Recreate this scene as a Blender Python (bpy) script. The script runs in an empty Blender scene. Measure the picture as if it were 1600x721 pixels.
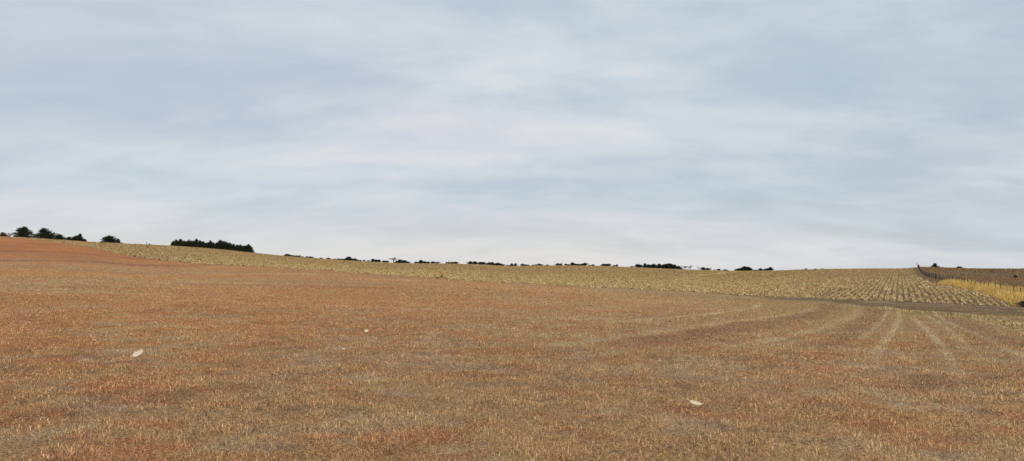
import bpy, math, random
import numpy as np
from mathutils import Matrix
C = bpy.context.scene.collection
rng = np.random.default_rng(7)
R = math.radians

# ------------------------------------------------------------------ camera model
F = 1142.0                      # focal length in pixels of a 1600 px wide frame
EYE = 1.6
PITCH = math.atan((425 - 360.5) / F)
CP, SP = math.cos(PITCH), math.sin(PITCH)

def px_to_az(px, py=420.0):
    dx = (px - 800.0) / F
    dz = (360.5 - py) / F
    return math.atan2(dx, CP - dz * SP)

def elev_z(px, py, r):
    """height of a point at range r seen at px, py"""
    dx = (px - 800.0) / F
    dz = (360.5 - py) / F
    Y = CP - dz * SP
    Z = SP + dz * CP
    return EYE + r * Z / math.hypot(dx, Y)

def project(x, y, z):
    zz = z - EYE
    yc = y * CP + zz * SP
    zc = -y * SP + zz * CP
    return 800 + F * x / yc, 360.5 - F * zc / yc

# ------------------------------------------------------------------ noise
def _hash(i, j, s):
    n = (i.astype(np.int64) * 374761393 + j.astype(np.int64) * 668265263 + s * 974634777) & 0xffffffff
    n = ((n ^ (n >> 13)) * 1274126177) & 0xffffffff
    n = ((n ^ (n >> 16)) * 2246822519) & 0xffffffff
    n = n ^ (n >> 15)
    return (n & 0xffffff) / float(0xffffff)

def vnoise(x, y, s=0):
    xi, yi = np.floor(x), np.floor(y)
    fx, fy = x - xi, y - yi
    fx = fx * fx * (3 - 2 * fx); fy = fy * fy * (3 - 2 * fy)
    a = _hash(xi, yi, s); b = _hash(xi + 1, yi, s); c = _hash(xi, yi + 1, s); d = _hash(xi + 1, yi + 1, s)
    return (a * (1 - fx) + b * fx) * (1 - fy) + (c * (1 - fx) + d * fx) * fy

def fbm(x, y, scale, s=0, octaves=4):
    """0..1, rotated lattice; scale in metres"""
    v = 0; amp = 1; tot = 0; f = 1.0 / scale
    for o in range(octaves):
        ca, sa = math.cos(0.7 + o * 1.3), math.sin(0.7 + o * 1.3)
        v = v + amp * vnoise((x * ca - y * sa) * f + 31.7 * o, (x * sa + y * ca) * f - 17.3 * o, s + o)
        tot += amp; amp *= 0.55; f *= 2.03
    return v / tot

def sstep(a, b, x):
    t = np.clip((x - a) / (b - a), 0, 1)
    return t * t * (3 - 2 * t)

# ------------------------------------------------------------------ terrain
# straight edge between the mown grass and the corn stubble
EP = np.array([57.0, 81.0]); ED = np.array([-math.sin(R(58)), math.cos(R(58))])
EN = np.array([ED[1], -ED[0]])
if EN @ EP < 0: EN = -EN
EC = EN @ EP
def edge_r(az):
    d = EN[0] * math.sin(az) + EN[1] * math.cos(az)
    return EC / d if d > 0.2 else 270.0

EDGE_PY = [(-200, 362), (0, 368.5), (25, 371.8), (60, 375.5), (100, 380), (137, 386), (175, 394), (200, 400), (228, 403.5), (270, 409.5), (300, 412), (410, 417), (480, 420.8), (520, 424.5),
           (600, 430), (640, 432), (700, 436), (750, 440), (800, 443), (860, 445), (900, 448), (1000, 452.5), (1100, 457.5), (1150, 461), (1200, 464),
           (1260, 466), (1300, 468), (1360, 470.5), (1440, 473), (1500, 476), (1540, 478), (1580, 480), (1600, 481), (1900, 489)]
CREST_PY = [(-200, 361), (0, 370), (30, 371.5), (80, 374.5), (100, 376), (150, 379.5), (200, 381.5), (267, 384.5), (330, 389), (393, 395.2), (410, 398), (440, 400.5),
            (480, 403.5), (520, 406.3), (570, 409.3), (600, 411), (650, 412.5), (700, 412.6), (740, 413.4), (780, 416), (810, 417), (850, 415.5), (920, 415.6),
            (960, 416.8), (1010, 419.2), (1050, 421), (1070, 421.5), (1100, 422.7), (1150, 424), (1200, 423.5), (1260, 421.5), (1300, 421), (1400, 420.3), (1420, 419.8),
            (1436, 418.6), (1460, 419), (1500, 420.6), (1600, 421.6), (1900, 423)]
CREST_R = [(-200, 255), (0, 262), (30, 268), (100, 285), (200, 300), (400, 330), (800, 380), (1000, 400), (1150, 390), (1250, 330), (1330, 300), (1600, 300), (1900, 300)]
ip = lambda tab, px: float(np.interp(px, [t[0] for t in tab], [t[1] for t in tab]))

def pchip(xk, yk, x):
    xk = np.array(xk, float); yk = np.array(yk, float)
    h = np.diff(xk); d = np.diff(yk) / h
    m = np.zeros_like(yk)
    for i in range(1, len(xk) - 1):
        if d[i - 1] * d[i] > 0:
            w1 = 2 * h[i] + h[i - 1]; w2 = h[i] + 2 * h[i - 1]
            m[i] = (w1 + w2) / (w1 / d[i - 1] + w2 / d[i])
    m[0] = d[0]; m[-1] = d[-1]
    k = np.clip(np.searchsorted(xk, x) - 1, 0, len(xk) - 2)
    t = np.clip((x - xk[k]) / h[k], 0, 1)
    return ((1 + 2 * t) * (1 - t) ** 2) * yk[k] + t * (1 - t) ** 2 * h[k] * m[k] + t * t * (3 - 2 * t) * yk[k + 1] + t * t * (t - 1) * h[k] * m[k + 1]

RMID = {1440: [(130, 453), (180, 440.5), (240, 431)], 1500: [(118, 461), (140, 452), (165, 444), (220, 436.5)],
        1600: [(113, 466), (150, 453), (220, 437)], 1700: [(113, 468), (150, 454), (220, 437)], 1400: [(140, 450), (220, 434)], 1300: [(140, 448), (220, 434)],
        1200: [(140, 450), (250, 435)], 1550: [(115, 463), (140, 453), (220, 437)]}
TR = np.concatenate([np.linspace(0, 12, 5), np.geomspace(14, 7000, 260)])
knots = [-120, -60, 0, 30, 60, 100, 150, 200, 250, 300, 350, 400, 450, 500, 550, 600, 650, 700, 750, 800, 850, 900, 950, 1000, 1050, 1100, 1150, 1200, 1250, 1300, 1350, 1400, 1440, 1470, 1500, 1550, 1600, 1700]
cols = []; kaz = []
for px in knots:
    az = px_to_az(px); re = edge_r(az); rc = ip(CREST_R, px)
    pe, pc = ip(EDGE_PY, px), ip(CREST_PY, px)
    pc0 = pc
    for it in range(5):
        ze = elev_z(px, pe, min(re, rc - 14)); zc = elev_z(px, pc, rc)
        pts = [(0, 0), (14, 0.0 if px > 300 else 0.03), (min(re, rc) * 0.42, ze * (0.17 if ze > 0 else 0.28))]
        if re < rc - 18:
            pts.append((re, ze))
            near = [k for k in RMID if abs(k - px) < 36]
            if near:
                for (r, py) in RMID[near[0]]: pts.append((r, elev_z(px, py, r)))
            else:
                rm = re + 0.45 * (rc - re); py = pe + (pc - pe) * (0.62 if px > 900 else 0.58)
                pts.append((rm, elev_z(px, py, rm)))
        else:
            pts.append((rc * 0.75, elev_z(px, 425 + (pc - 425) * 0.80, rc * 0.75)))
        pts.append((rc, zc))
        if px < 420: pf = pc0 + 7
        elif px < 520: pf = pc0 + 1.5
        elif px < 1230: pf = pc0 - 0.35
        else: pf = pc0 + 2.5
        rf = 1050 if px >= 420 else 1000
        zf = elev_z(px, pf, rf)
        pts += [(rc * 1.35, zc - 3.0 - (3 if px < 420 else 0)), (650, min(zc, zf) - 7), (rf, zf), (1500, zf - 16), (7000, zf - 130)]
        col = pchip([p[0] for p in pts], [p[1] for p in pts], TR)
        kk = (TR > rc * .5) & (TR < rc * 1.3); dep = TR[kk] * math.cos(az)
        _, q = project(TR[kk] * math.sin(az), dep, col[kk]); pc += pc0 - q.min()
    cols.append(col); kaz.append(az)
# behind the viewer: a plain, level field
for az in (-2.3, -1.57, -1.1, 1.1, 1.57, 2.3):
    pts = [(0, 0), (60, 0.5), (300, 2.5 if az > 0 else 9), (1000, -3), (7000, -120)]
    cols.append(pchip([p[0] for p in pts], [p[1] for p in pts], TR)); kaz.append(az)
kaz = np.array(kaz); cols = np.array(cols); o = np.argsort(kaz); kaz = kaz[o]; cols = cols[o]
NA = 1800
AZ = -math.pi + 2 * math.pi * np.arange(NA) / NA
k2 = np.concatenate([kaz - 2 * math.pi, kaz, kaz + 2 * math.pi]); c2 = np.concatenate([cols, cols, cols])
TAB = np.array([np.interp(AZ, k2, c2[:, i]) for i in range(len(TR))]).T        # NA x NR
ker = np.array([1, 2, 3, 4, 3, 2, 1.0]); ker /= ker.sum()
TAB = sum(w * np.roll(TAB, k - 3, axis=0) for k, w in enumerate(ker))
LTR = np.log(np.maximum(TR, 0) + 3.0)

def H(x, y):
    x = np.asarray(x, float); y = np.asarray(y, float)
    r = np.hypot(x, y); az = np.arctan2(x, y)
    fa = (az + math.pi) / (2 * math.pi) * NA; ia = np.floor(fa).astype(int); ta = fa - ia
    i0 = ia % NA; i1 = (ia + 1) % NA
    j = np.clip(np.searchsorted(TR, r) - 1, 0, len(TR) - 2)
    tr = np.clip((r - TR[j]) / (TR[j + 1] - TR[j]), 0, 1)
    z = (TAB[i0, j] * (1 - tr) + TAB[i0, j + 1] * tr) * (1 - ta) + (TAB[i1, j] * (1 - tr) + TAB[i1, j + 1] * tr) * ta
    z = z + (fbm(x, y, 7.0, 5, 3) - 0.5) * 0.10 * sstep(2, 12, r) * (1 - 0.7 * sstep(200, 260, r))
    z = z + (fbm(x, y, 0.9, 9, 2) - 0.5) * 0.05 * (1 - sstep(40, 120, r))
    return z
def h1(x, y): return float(H(np.array([x]), np.array([y]))[0])

def ground_at(px, py, rmax=420):
    """point of the terrain that the photo shows at px, py"""
    az = px_to_az(px, py)
    r = np.geomspace(4, rmax, 3000)
    x = r * math.sin(az); y = r * math.cos(az); z = H(x, y)
    _, q = project(x, y, z)
    k = np.argmax(q <= py)
    if q[k] > py: k = len(r) - 1
    return np.array([x[k], y[k]])
def at_range(px, r):
    az = px_to_az(px); return np.array([r * math.sin(az), r * math.cos(az)])

# ------------------------------------------------------------------ places on the ground
RD = np.array([math.sin(R(27.9)), math.cos(R(27.9))]); RP = np.array([RD[1], -RD[0]])    # crop rows: along, across
CORN_R = np.array([at_range(1800, 92), at_range(1640, 95), at_range(1580, 101), at_range(1539, 118), at_range(1508, 138), at_range(1483, 156), at_range(1458, 170), at_range(1446, 190), at_range(1434, 225), at_range(1429, 262), at_range(1424, 300), at_range(1420, 420)])
FENCE = np.array([at_range(1700, 88), at_range(1640, 100), at_range(1600, 112), at_range(1572, 122), at_range(1531, 140), at_range(1497, 162), at_range(1480, 178), at_range(1465, 195), at_range(1452, 215), at_range(1443.5, 238), at_range(1438, 262), at_range(1434, 302)])

def side_of(x, y, line):
    """>0 to the right of the polyline (as r grows), compared at equal range"""
    r = np.hypot(x, y); az = np.arctan2(x, y)
    lr = np.hypot(line[:, 0], line[:, 1]); la = np.arctan2(line[:, 0], line[:, 1]); o = np.argsort(lr)
    return (az - np.interp(r, lr[o], la[o])) * r

def seg_dist(x, y, pts):
    d = np.full(x.shape, 1e9)
    for a, b in zip(pts[:-1], pts[1:]):
        v = b - a; L2 = v @ v + 1e-9
        t = np.clip(((x - a[0]) * v[0] + (y - a[1]) * v[1]) / L2, 0, 1)
        d = np.minimum(d, np.hypot(x - a[0] - t * v[0], y - a[1] - t * v[1]))
    return d

def worldline(pp, n=3):
    # smooth line on the ground through sighted points
    P = np.array([ground_at(*p) for p in pp])
    for _ in range(n):
        Q = [P[0]]
        for a, b in zip(P[:-1], P[1:]): Q += [a * .75 + b * .25, a * .25 + b * .75]
        Q.append(P[-1]); P = np.array(Q)
    return P
TRACKS = [  # (points, half width m, strength)
    ([(1403, 486), (1406, 497), (1400, 509), (1390, 524), (1378, 540), (1362, 562)], .09, 1.0),
    ([(1385, 478), (1388, 488), (1380, 498), (1368, 512), (1345, 530)], .08, .8),
    ([(1425, 497), (1440, 508), (1456, 524), (1473, 543), (1487, 566), (1500, 598)], .09, 1.0),
    ([(1455, 487), (1474, 500), (1506, 514), (1545, 532), (1580, 549), (1640, 575)], .10, 1.0),
    ([(1440, 489), (1470, 506), (1490, 522), (1512, 548)], .1, .7),
    ([(1520, 497), (1560, 509), (1600, 520), (1660, 540)], .11, .7),
    ([(1187, 473), (1184, 480), (1160, 485), (1110, 491), (1040, 497), (960, 504)], .22, .65),
    ([(1276, 479), (1268, 486), (1230, 492), (1160, 501), (1080, 512), (980, 527), (870, 540)], .24, .5),
    ([(1345, 480), (1335, 494), (1300, 508), (1240, 524), (1150, 545)], .2, .45),
    ([(860, 497), (930, 500), (1010, 504)], .3, .5),
]
DARKS = [([(1300, 474), (1285, 490), (1240, 500), (1170, 511), (1080, 524), (1000, 537)], .6, .5),
         ([(1370, 482), (1362, 500), (1330, 520), (1290, 540)], .4, .4),
         ([(1480, 497), (1530, 520), (1580, 541)], .4, .35), ([(470, 440), (620, 446), (760, 452)], 1.2, .35), ([(0, 408), (150, 411), (330, 414)], 2.2, .5),
         ([(0, 392), (120, 397), (220, 405)], 2.5, .35), ([(300, 444), (420, 447), (560, 449)], 1.2, .35)]
CTRACK = [([(1072, 432), (1100, 430), (1130, 427), (1152, 424.6)], 1.2, .8), ([(1205, 436), (1230, 432), (1262, 428.6)], 1.0, .7), ([(1040, 436), (1150, 434)], 1.5, .35),
          ([(1240, 444), (1290, 444.5), (1345, 445.5)], .7, .6), ([(1080, 449), (1200, 447)], .8, .3), ([(640, 421.8), (760, 424)], 1.6, .5), ([(860, 430), (1000, 431), (1100, 434)], 1.3, .4)]
CDARK = [([(560, 418.5), (640, 420), (700, 421), (800, 422.5)], 2.0, .7), ([(900, 432), (1040, 434), (1150, 438)], 2.0, .3), ([(300, 400), (430, 407)], 2.5, .3), ([(1250, 447), (1330, 449), (1400, 449)], 1.0, .5)]
mk = lambda L: [(worldline(p), w, s) for p, w, s in L]
TRACKS, DARKS, CTRACK, CDARK = mk(TRACKS), mk(DARKS), mk(CTRACK), mk(CDARK)
STRAW = mk([([(1380, 481), (1405, 487), (1440, 489), (1475, 491), (1505, 493), (1530, 497)], .5, 1), ([(1290, 476), (1340, 479)], .4, .5), ([(1545, 499), (1600, 511), (1650, 520)], .45, .6), ([(1535, 484), (1600, 488)], .4, .4)])

def line_mask(x, y, L, seed=3):
    m = np.zeros(x.shape)
    wob = (fbm(x, y, 2.0, seed, 3) - .5)
    for pts, w, s in L:
        lo, hi = pts.min(0) - 4 * w - 1, pts.max(0) + 4 * w + 1
        k = (x > lo[0]) & (x < hi[0]) & (y > lo[1]) & (y < hi[1])
        if not k.any(): continue
        d = seg_dist(x[k], y[k], pts)
        mm = s * (1 - sstep(w * .5, w * 1.8, d + wob[k] * w * 1.4))
        m[k] = np.maximum(m[k], mm)
    return m * (.5 + .6 * sstep(.3, .7, fbm(x, y, 1.6, seed + 20, 4))) * (.5 + .5 * sstep(9, 28, np.hypot(x, y)))

def regions(x, y):
    r = np.hypot(x, y); az = np.arctan2(x, y)
    front = (np.abs(az) < 1.2)
    e = EN[0] * x + EN[1] * y - EC + (fbm(x, y, 3.5, 41, 3) - .5) * 1.6
    right = side_of(x, y, CORN_R) + (fbm(x, y, 4, 43, 3) - .5) * 2.0
    fence = side_of(x, y, FENCE)
    corn = sstep(-.25, .35, e) * (1 - sstep(-.4, .4, right)) * front * (1 - sstep(440, 520, r))
    ditch = sstep(-.4, .4, right) * (1 - sstep(-.5, .5, fence)) * sstep(-.5, 1, e) * front
    past = sstep(-.5, .5, fence) * sstep(-3, 0, e) * front
    past = np.maximum(past, sstep(440, 520, r))
    return e, right, fence, corn, ditch, past

STRIP_LOW = worldline([(1180, 466.5), (1240, 469.5), (1300, 474), (1350, 479), (1400, 484), (1450, 489), (1500, 494), (1550, 500), (1600, 506), (1660, 513)])
_sa = np.arctan2(STRIP_LOW[:, 0], STRIP_LOW[:, 1]); _sr = np.hypot(STRIP_LOW[:, 0], STRIP_LOW[:, 1])
def soil_and_shade_mask(x, y, e):
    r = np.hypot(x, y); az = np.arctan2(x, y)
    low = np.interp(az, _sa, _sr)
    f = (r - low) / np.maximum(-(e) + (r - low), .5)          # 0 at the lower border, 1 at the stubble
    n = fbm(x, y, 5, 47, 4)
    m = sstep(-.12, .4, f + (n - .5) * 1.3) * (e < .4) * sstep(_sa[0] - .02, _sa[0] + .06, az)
    thin = (e < .4) * (1 - sstep(.5, 1.6, -e)) * sstep(.42, .55, fbm(x, y, 16, 51, 3))  # broken thin line: shade of the stubble lip, painted as dark colour
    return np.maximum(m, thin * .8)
L3 = lambda a, b, t: a * (1 - t[..., None]) + np.array(b) * t[..., None]
def field_col(x, y, fine=True):
    """base colour of the mown dry grass, by place (linear)"""
    r = np.hypot(x, y)
    c = np.zeros(x.shape + (3,)) + np.array([.47, .285, .155])
    z = H(x, y)
    hill = sstep(.8, 6, z) * (x < 0)
    n1 = fbm(x, y, 22, 1, 4); n2 = fbm(x, y, 5, 2, 4); n3 = fbm(x, y, 1.3, 3, 4); n4 = fbm(x, y, .45, 4, 3); n5 = fbm(x * .8 + y * .2, y, 1.5, 6, 4)
    c = L3(c, [.56, .39, .22], sstep(.5, .75, n2) * .6)                          # straw patches
    c = L3(c, [.52, .25, .10], sstep(.40, .62, n1 * .5 + n5 * .5) * (.40 + .5 * (1 - sstep(-15, 25, x))))     # orange
    c = L3(c, [.44, .17, .09], sstep(.57, .70, n3 * .5 + n5 * .5) * .40 * (1 - .7 * sstep(0, 14, x)))                 # red
    c = L3(c, [.42, .14, .075], sstep(.60, .72, fbm(x, y, .75, 61, 4)) * .48 * (1 - .35 * sstep(0, 14, x)))
    c = L3(c, [.52, .39, .27], sstep(.50, .68, fbm(x, y, .9, 8, 5)) * (.45 * (1 - sstep(12, 45, r)) + .15))   # grey thatch
    c = L3(c, [.17, .11, .075], sstep(.58, .72, n4 * .8 + n3 * .2) * .4 * (1 - sstep(30, 60, r)))
    c = L3(c, [.46, .175, .07], hill * .88)
    c = L3(c, [.44, .31, .165], sstep(3, 20, x) * sstep(9, 24, r) * .8)
    c = L3(c, [.50, .16, .075], sstep(.60, .70, fbm(x, y, .5, 63, 3)) * .38 * (1 - sstep(20, 50, r)))
    c = c * (0.82 + .36 * fbm(x, y, 12, 12, 4))[..., None] * np.array([1.0, .965, .82]) * (1 - .14 * sstep(5, 35, x))[..., None]
    return c

def paint(x, y):
    """ground base colour everywhere + corn mask"""
    e, right, fence, corn, ditch, past = regions(x, y)
    r = np.hypot(x, y)
    c = field_col(x, y)
    t = line_mask(x, y, TRACKS); c = L3(c, [.60, .46, .27], np.clip(t, 0, .75))
    d = line_mask(x, y, DARKS, 7); c = L3(c, [.22, .10, .06], np.clip(d, 0, .7))
    # bare soil strip, and the painted shade of the lip along the stubble edge
    strip = soil_and_shade_mask(x, y, e)
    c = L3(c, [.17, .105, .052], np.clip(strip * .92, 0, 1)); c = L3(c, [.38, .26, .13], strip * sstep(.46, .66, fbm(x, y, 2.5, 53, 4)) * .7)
    s = line_mask(x, y, STRAW, 13); c = L3(c, [.55, .42, .20], np.clip(s * 1.1, 0, .9))
    # corn ground
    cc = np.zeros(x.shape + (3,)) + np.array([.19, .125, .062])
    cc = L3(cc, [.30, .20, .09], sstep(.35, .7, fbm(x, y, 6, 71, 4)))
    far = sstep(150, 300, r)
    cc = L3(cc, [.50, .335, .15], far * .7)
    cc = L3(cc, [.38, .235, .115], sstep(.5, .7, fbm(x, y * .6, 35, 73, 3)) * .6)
    cc = L3(cc, [.52, .38, .20], np.clip(line_mask(x, y, CTRACK, 17) * 1.1, 0, .85))
    cc = L3(cc, [.17, .11, .055], np.clip(line_mask(x, y, CDARK, 19), 0, .7))
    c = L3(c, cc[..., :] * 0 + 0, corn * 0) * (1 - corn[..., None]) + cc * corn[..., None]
    # ditch beside the fence and the pasture behind it
    g = np.zeros(x.shape + (3,)) + np.array([.30, .20, .09]); g = L3(g, [.16, .10, .075], sstep(150, 170, r) * (.4 + .5 * fbm(x, y, 9, 81, 3)))
    c = c * (1 - ditch[..., None]) + g * ditch[..., None]
    p = np.zeros(x.shape + (3,)) + np.array([.33, .225, .125]); p = L3(p, [.36, .20, .10], sstep(.45, .7, fbm(x, y, 14, 83, 4)) * .8)
    p = L3(p, [.26, .17, .10], sstep(.52, .68, fbm(x, y, 30, 85, 4)) * .8); p = L3(p, [.34, .24, .15], sstep(430, 600, r))
    c = c * (1 - past[..., None]) + p * past[..., None]
    return c, corn

# ------------------------------------------------------------------ mesh + material helpers
def mesh_from(name, verts, loops, starts, mat, colors=None, attrs=None, smooth=False):
    me = bpy.data.meshes.new(name)
    verts = np.ascontiguousarray(verts, np.float32)
    me.vertices.add(len(verts)); me.vertices.foreach_set('co', verts.ravel())
    me.loops.add(len(loops)); me.loops.foreach_set('vertex_index', np.ascontiguousarray(loops, np.int32))
    me.polygons.add(len(starts)); me.polygons.foreach_set('loop_start', np.ascontiguousarray(starts, np.int32))
    me.update(calc_edges=True)
    if colors is not None:
        a = me.color_attributes.new('col', 'FLOAT_COLOR', 'POINT')
        a.data.foreach_set('color', np.concatenate([colors, np.ones((len(colors), 1))], 1).astype(np.float32).ravel())
    for k, v in (attrs or {}).items():
        a = me.attributes.new(k, 'FLOAT', 'POINT'); a.data.foreach_set('value', np.asarray(v, np.float32))
    if smooth: me.polygons.foreach_set('use_smooth', np.ones(len(starts), bool))
    me.materials.append(mat)
    return me
def link(name, me, parent=None, loc=None):
    o = bpy.data.objects.new(name, me); C.objects.link(o)
    if parent: o.parent = parent
    if loc is not None: o.location = loc
    return o
def tag(o, label=None, cat=None, group=None, kind=None):
    if label: o['label'] = label
    if cat: o['category'] = cat
    if group: o['group'] = group
    if kind: o['kind'] = kind
    return o
def empty(name, loc): 
    o = bpy.data.objects.new(name, None); C.objects.link(o); o.location = loc; o.empty_display_size = .3; return o

def new_mat(name):
    m = bpy.data.materials.new(name); m.use_nodes = True
    nt = m.node_tree; b = nt.nodes['Principled BSDF']
    b.inputs['Roughness'].default_value = .9; b.inputs['Specular IOR Level'].default_value = .15
    return m, nt, b
def node(nt, t, **kw):
    n = nt.nodes.new(t)
    for k, v in kw.items(): setattr(n, k, v)
    return n
def noise_node(nt, vec, scale, detail=4, rough=.6, dist=0):
    n = node(nt, 'ShaderNodeTexNoise'); n.inputs['Scale'].default_value = scale; n.inputs['Detail'].default_value = detail
    n.inputs['Roughness'].default_value = rough; n.inputs['Distortion'].default_value = dist
    if vec is not None: nt.links.new(vec, n.inputs['Vector'])
    return n
def maprange(nt, src, a, b, c, d):
    n = node(nt, 'ShaderNodeMapRange'); nt.links.new(src, n.inputs[0])
    for i, v in enumerate((a, b, c, d)): n.inputs[i + 1].default_value = v
    return n.outputs[0]
def math_node(nt, op, a, b=None):
    n = node(nt, 'ShaderNodeMath', operation=op)
    for i, v in enumerate((a, b)):
        if v is None: continue
        if isinstance(v, (int, float)): n.inputs[i].default_value = v
        else: nt.links.new(v, n.inputs[i])
    return n.outputs[0]
def scale_col(nt, col, fac):
    n = node(nt, 'ShaderNodeVectorMath', operation='SCALE'); nt.links.new(col, n.inputs[0]); nt.links.new(fac, n.inputs['Scale']); return n.outputs[0]

def attr_mat(name, lo=.75, hi=1.25, scale=30, transl=0.0):
    m, nt, b = new_mat(name)
    a = node(nt, 'ShaderNodeAttribute', attribute_name='col')
    g = node(nt, 'ShaderNodeNewGeometry')
    n = noise_node(nt, g.outputs['Position'], scale, 2)
    f = maprange(nt, n.outputs['Fac'], .3, .7, lo, hi)
    nt.links.new(scale_col(nt, a.outputs['Color'], f), b.inputs['Base Color'])
    return m

# ground
def ground_mat():
    m, nt, b = new_mat('ground_soil_and_thatch')
    a = node(nt, 'ShaderNodeAttribute', attribute_name='col'); k = node(nt, 'ShaderNodeAttribute', attribute_name='corn')
    g = node(nt, 'ShaderNodeNewGeometry'); P = g.outputs['Position']
    n1 = noise_node(nt, P, 26, 4, .75); n2 = noise_node(nt, P, 2.2, 5, .7); n3 = noise_node(nt, P, .35, 4, .6)
    f = math_node(nt, 'MULTIPLY', maprange(nt, n1.outputs['Fac'], .35, .65, .2, 1.6), maprange(nt, n2.outputs['Fac'], .3, .7, .78, 1.22))
    f = math_node(nt, 'MULTIPLY', f, maprange(nt, n3.outputs['Fac'], .3, .7, .9, 1.1))
    # crop rows
    d = node(nt, 'ShaderNodeVectorMath', operation='DOT_PRODUCT'); nt.links.new(P, d.inputs[0]); d.inputs[1].default_value = (RP[0], RP[1], 0)
    ph = math_node(nt, 'MULTIPLY', d.outputs['Value'], 2 * math.pi / .76)
    w = math_node(nt, 'COSINE', ph)
    row = maprange(nt, w, -.7, .7, .68, 1.2)
    mx = node(nt, 'ShaderNodeMix'); mx.data_type = 'FLOAT'; nt.links.new(k.outputs['Fac'], mx.inputs[0]); mx.inputs[2].default_value = 1.0; nt.links.new(row, mx.inputs[3])
    f = math_node(nt, 'MULTIPLY', f, mx.outputs[0])
    nt.links.new(scale_col(nt, a.outputs['Color'], f), b.inputs['Base Color'])
    bm = node(nt, 'ShaderNodeBump'); bm.inputs['Strength'].default_value = .9; bm.inputs['Distance'].default_value = .05
    nt.links.new(n1.outputs['Fac'], bm.inputs['Height']); nt.links.new(bm.outputs['Normal'], b.inputs['Normal'])
    return m

def build_ground():
    azs = np.concatenate([np.arange(-180, -50, 4.0), np.arange(-50, 50, .13), np.arange(50, 180, 4.0)]) * math.pi / 180
    rs = np.concatenate([[.4], np.geomspace(1.0, 60, 190), np.geomspace(61, 460, 230), np.geomspace(470, 1600, 60), np.geomspace(1800, 7000, 8)])
    A, RR = np.meshgrid(azs, rs, indexing='ij')
    x = RR * np.sin(A); y = RR * np.cos(A); z = H(x, y)
    c, corn = paint(x, y)
    na, nr = A.shape
    idx = np.arange(na * nr).reshape(na, nr); nxt = np.roll(idx, -1, axis=0)
    q = np.stack([idx[:, :-1], idx[:, 1:], nxt[:, 1:], nxt[:, :-1]], -1).reshape(-1, 4)
    V = np.stack([x, y, z], -1).reshape(-1, 3)
    loops = q.ravel(); starts = np.arange(len(q)) * 4
    cen = len(V); V = np.vstack([V, [[0, 0, h1(0, .1)]]])
    tri = np.stack([np.full(na, cen), idx[:, 0], nxt[:, 0]], -1)
    starts = np.concatenate([starts, len(loops) + np.arange(na) * 3]); loops = np.concatenate([loops, tri.ravel()])
    cc = np.vstack([c.reshape(-1, 3), [[.35, .2, .1]]]); kk = np.concatenate([(corn * (1 - .35 * sstep(230, 330, RR))).ravel(), [0]])
    me = mesh_from('ground', V, loops, starts, ground_mat(), cc, {'corn': kk}, True)
    tag(link('ground', me), kind='structure')
build_ground()

# ------------------------------------------------------------------ blades
def blades(x, y, z, w, h, phi, lean, ldir, bend=.5, rise=None):
    """5-point bent blades; returns verts, loops, starts"""
    n = len(x)
    cx, sx = np.cos(phi) * w * .5, np.sin(phi) * w * .5
    lx, ly = np.cos(ldir) * lean * h, np.sin(ldir) * lean * h
    V = np.empty((n, 5, 3))
    V[:, 0] = np.stack([x - cx, y - sx, z - .01], -1); V[:, 1] = np.stack([x + cx, y + sx, z - .01], -1)
    mx, my, mz = x + lx * .4, y + ly * .4, z + h * bend
    V[:, 2] = np.stack([mx - cx * .8, my - sx * .8, mz], -1); V[:, 3] = np.stack([mx + cx * .8, my + sx * .8, mz], -1)
    V[:, 4] = np.stack([x + lx, y + ly, z + h * (np.sqrt(np.maximum(.05, 1 - .55 * lean ** 2)) if rise is None else rise)], -1)
    base = np.arange(n)[:, None] * 5
    loops = (base + np.array([[0, 1, 3, 2, 2, 3, 4]])).ravel()
    starts = (np.arange(n)[:, None] * 7 + np.array([[0, 4]])).ravel()
    return V.reshape(-1, 3), loops, starts

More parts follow.
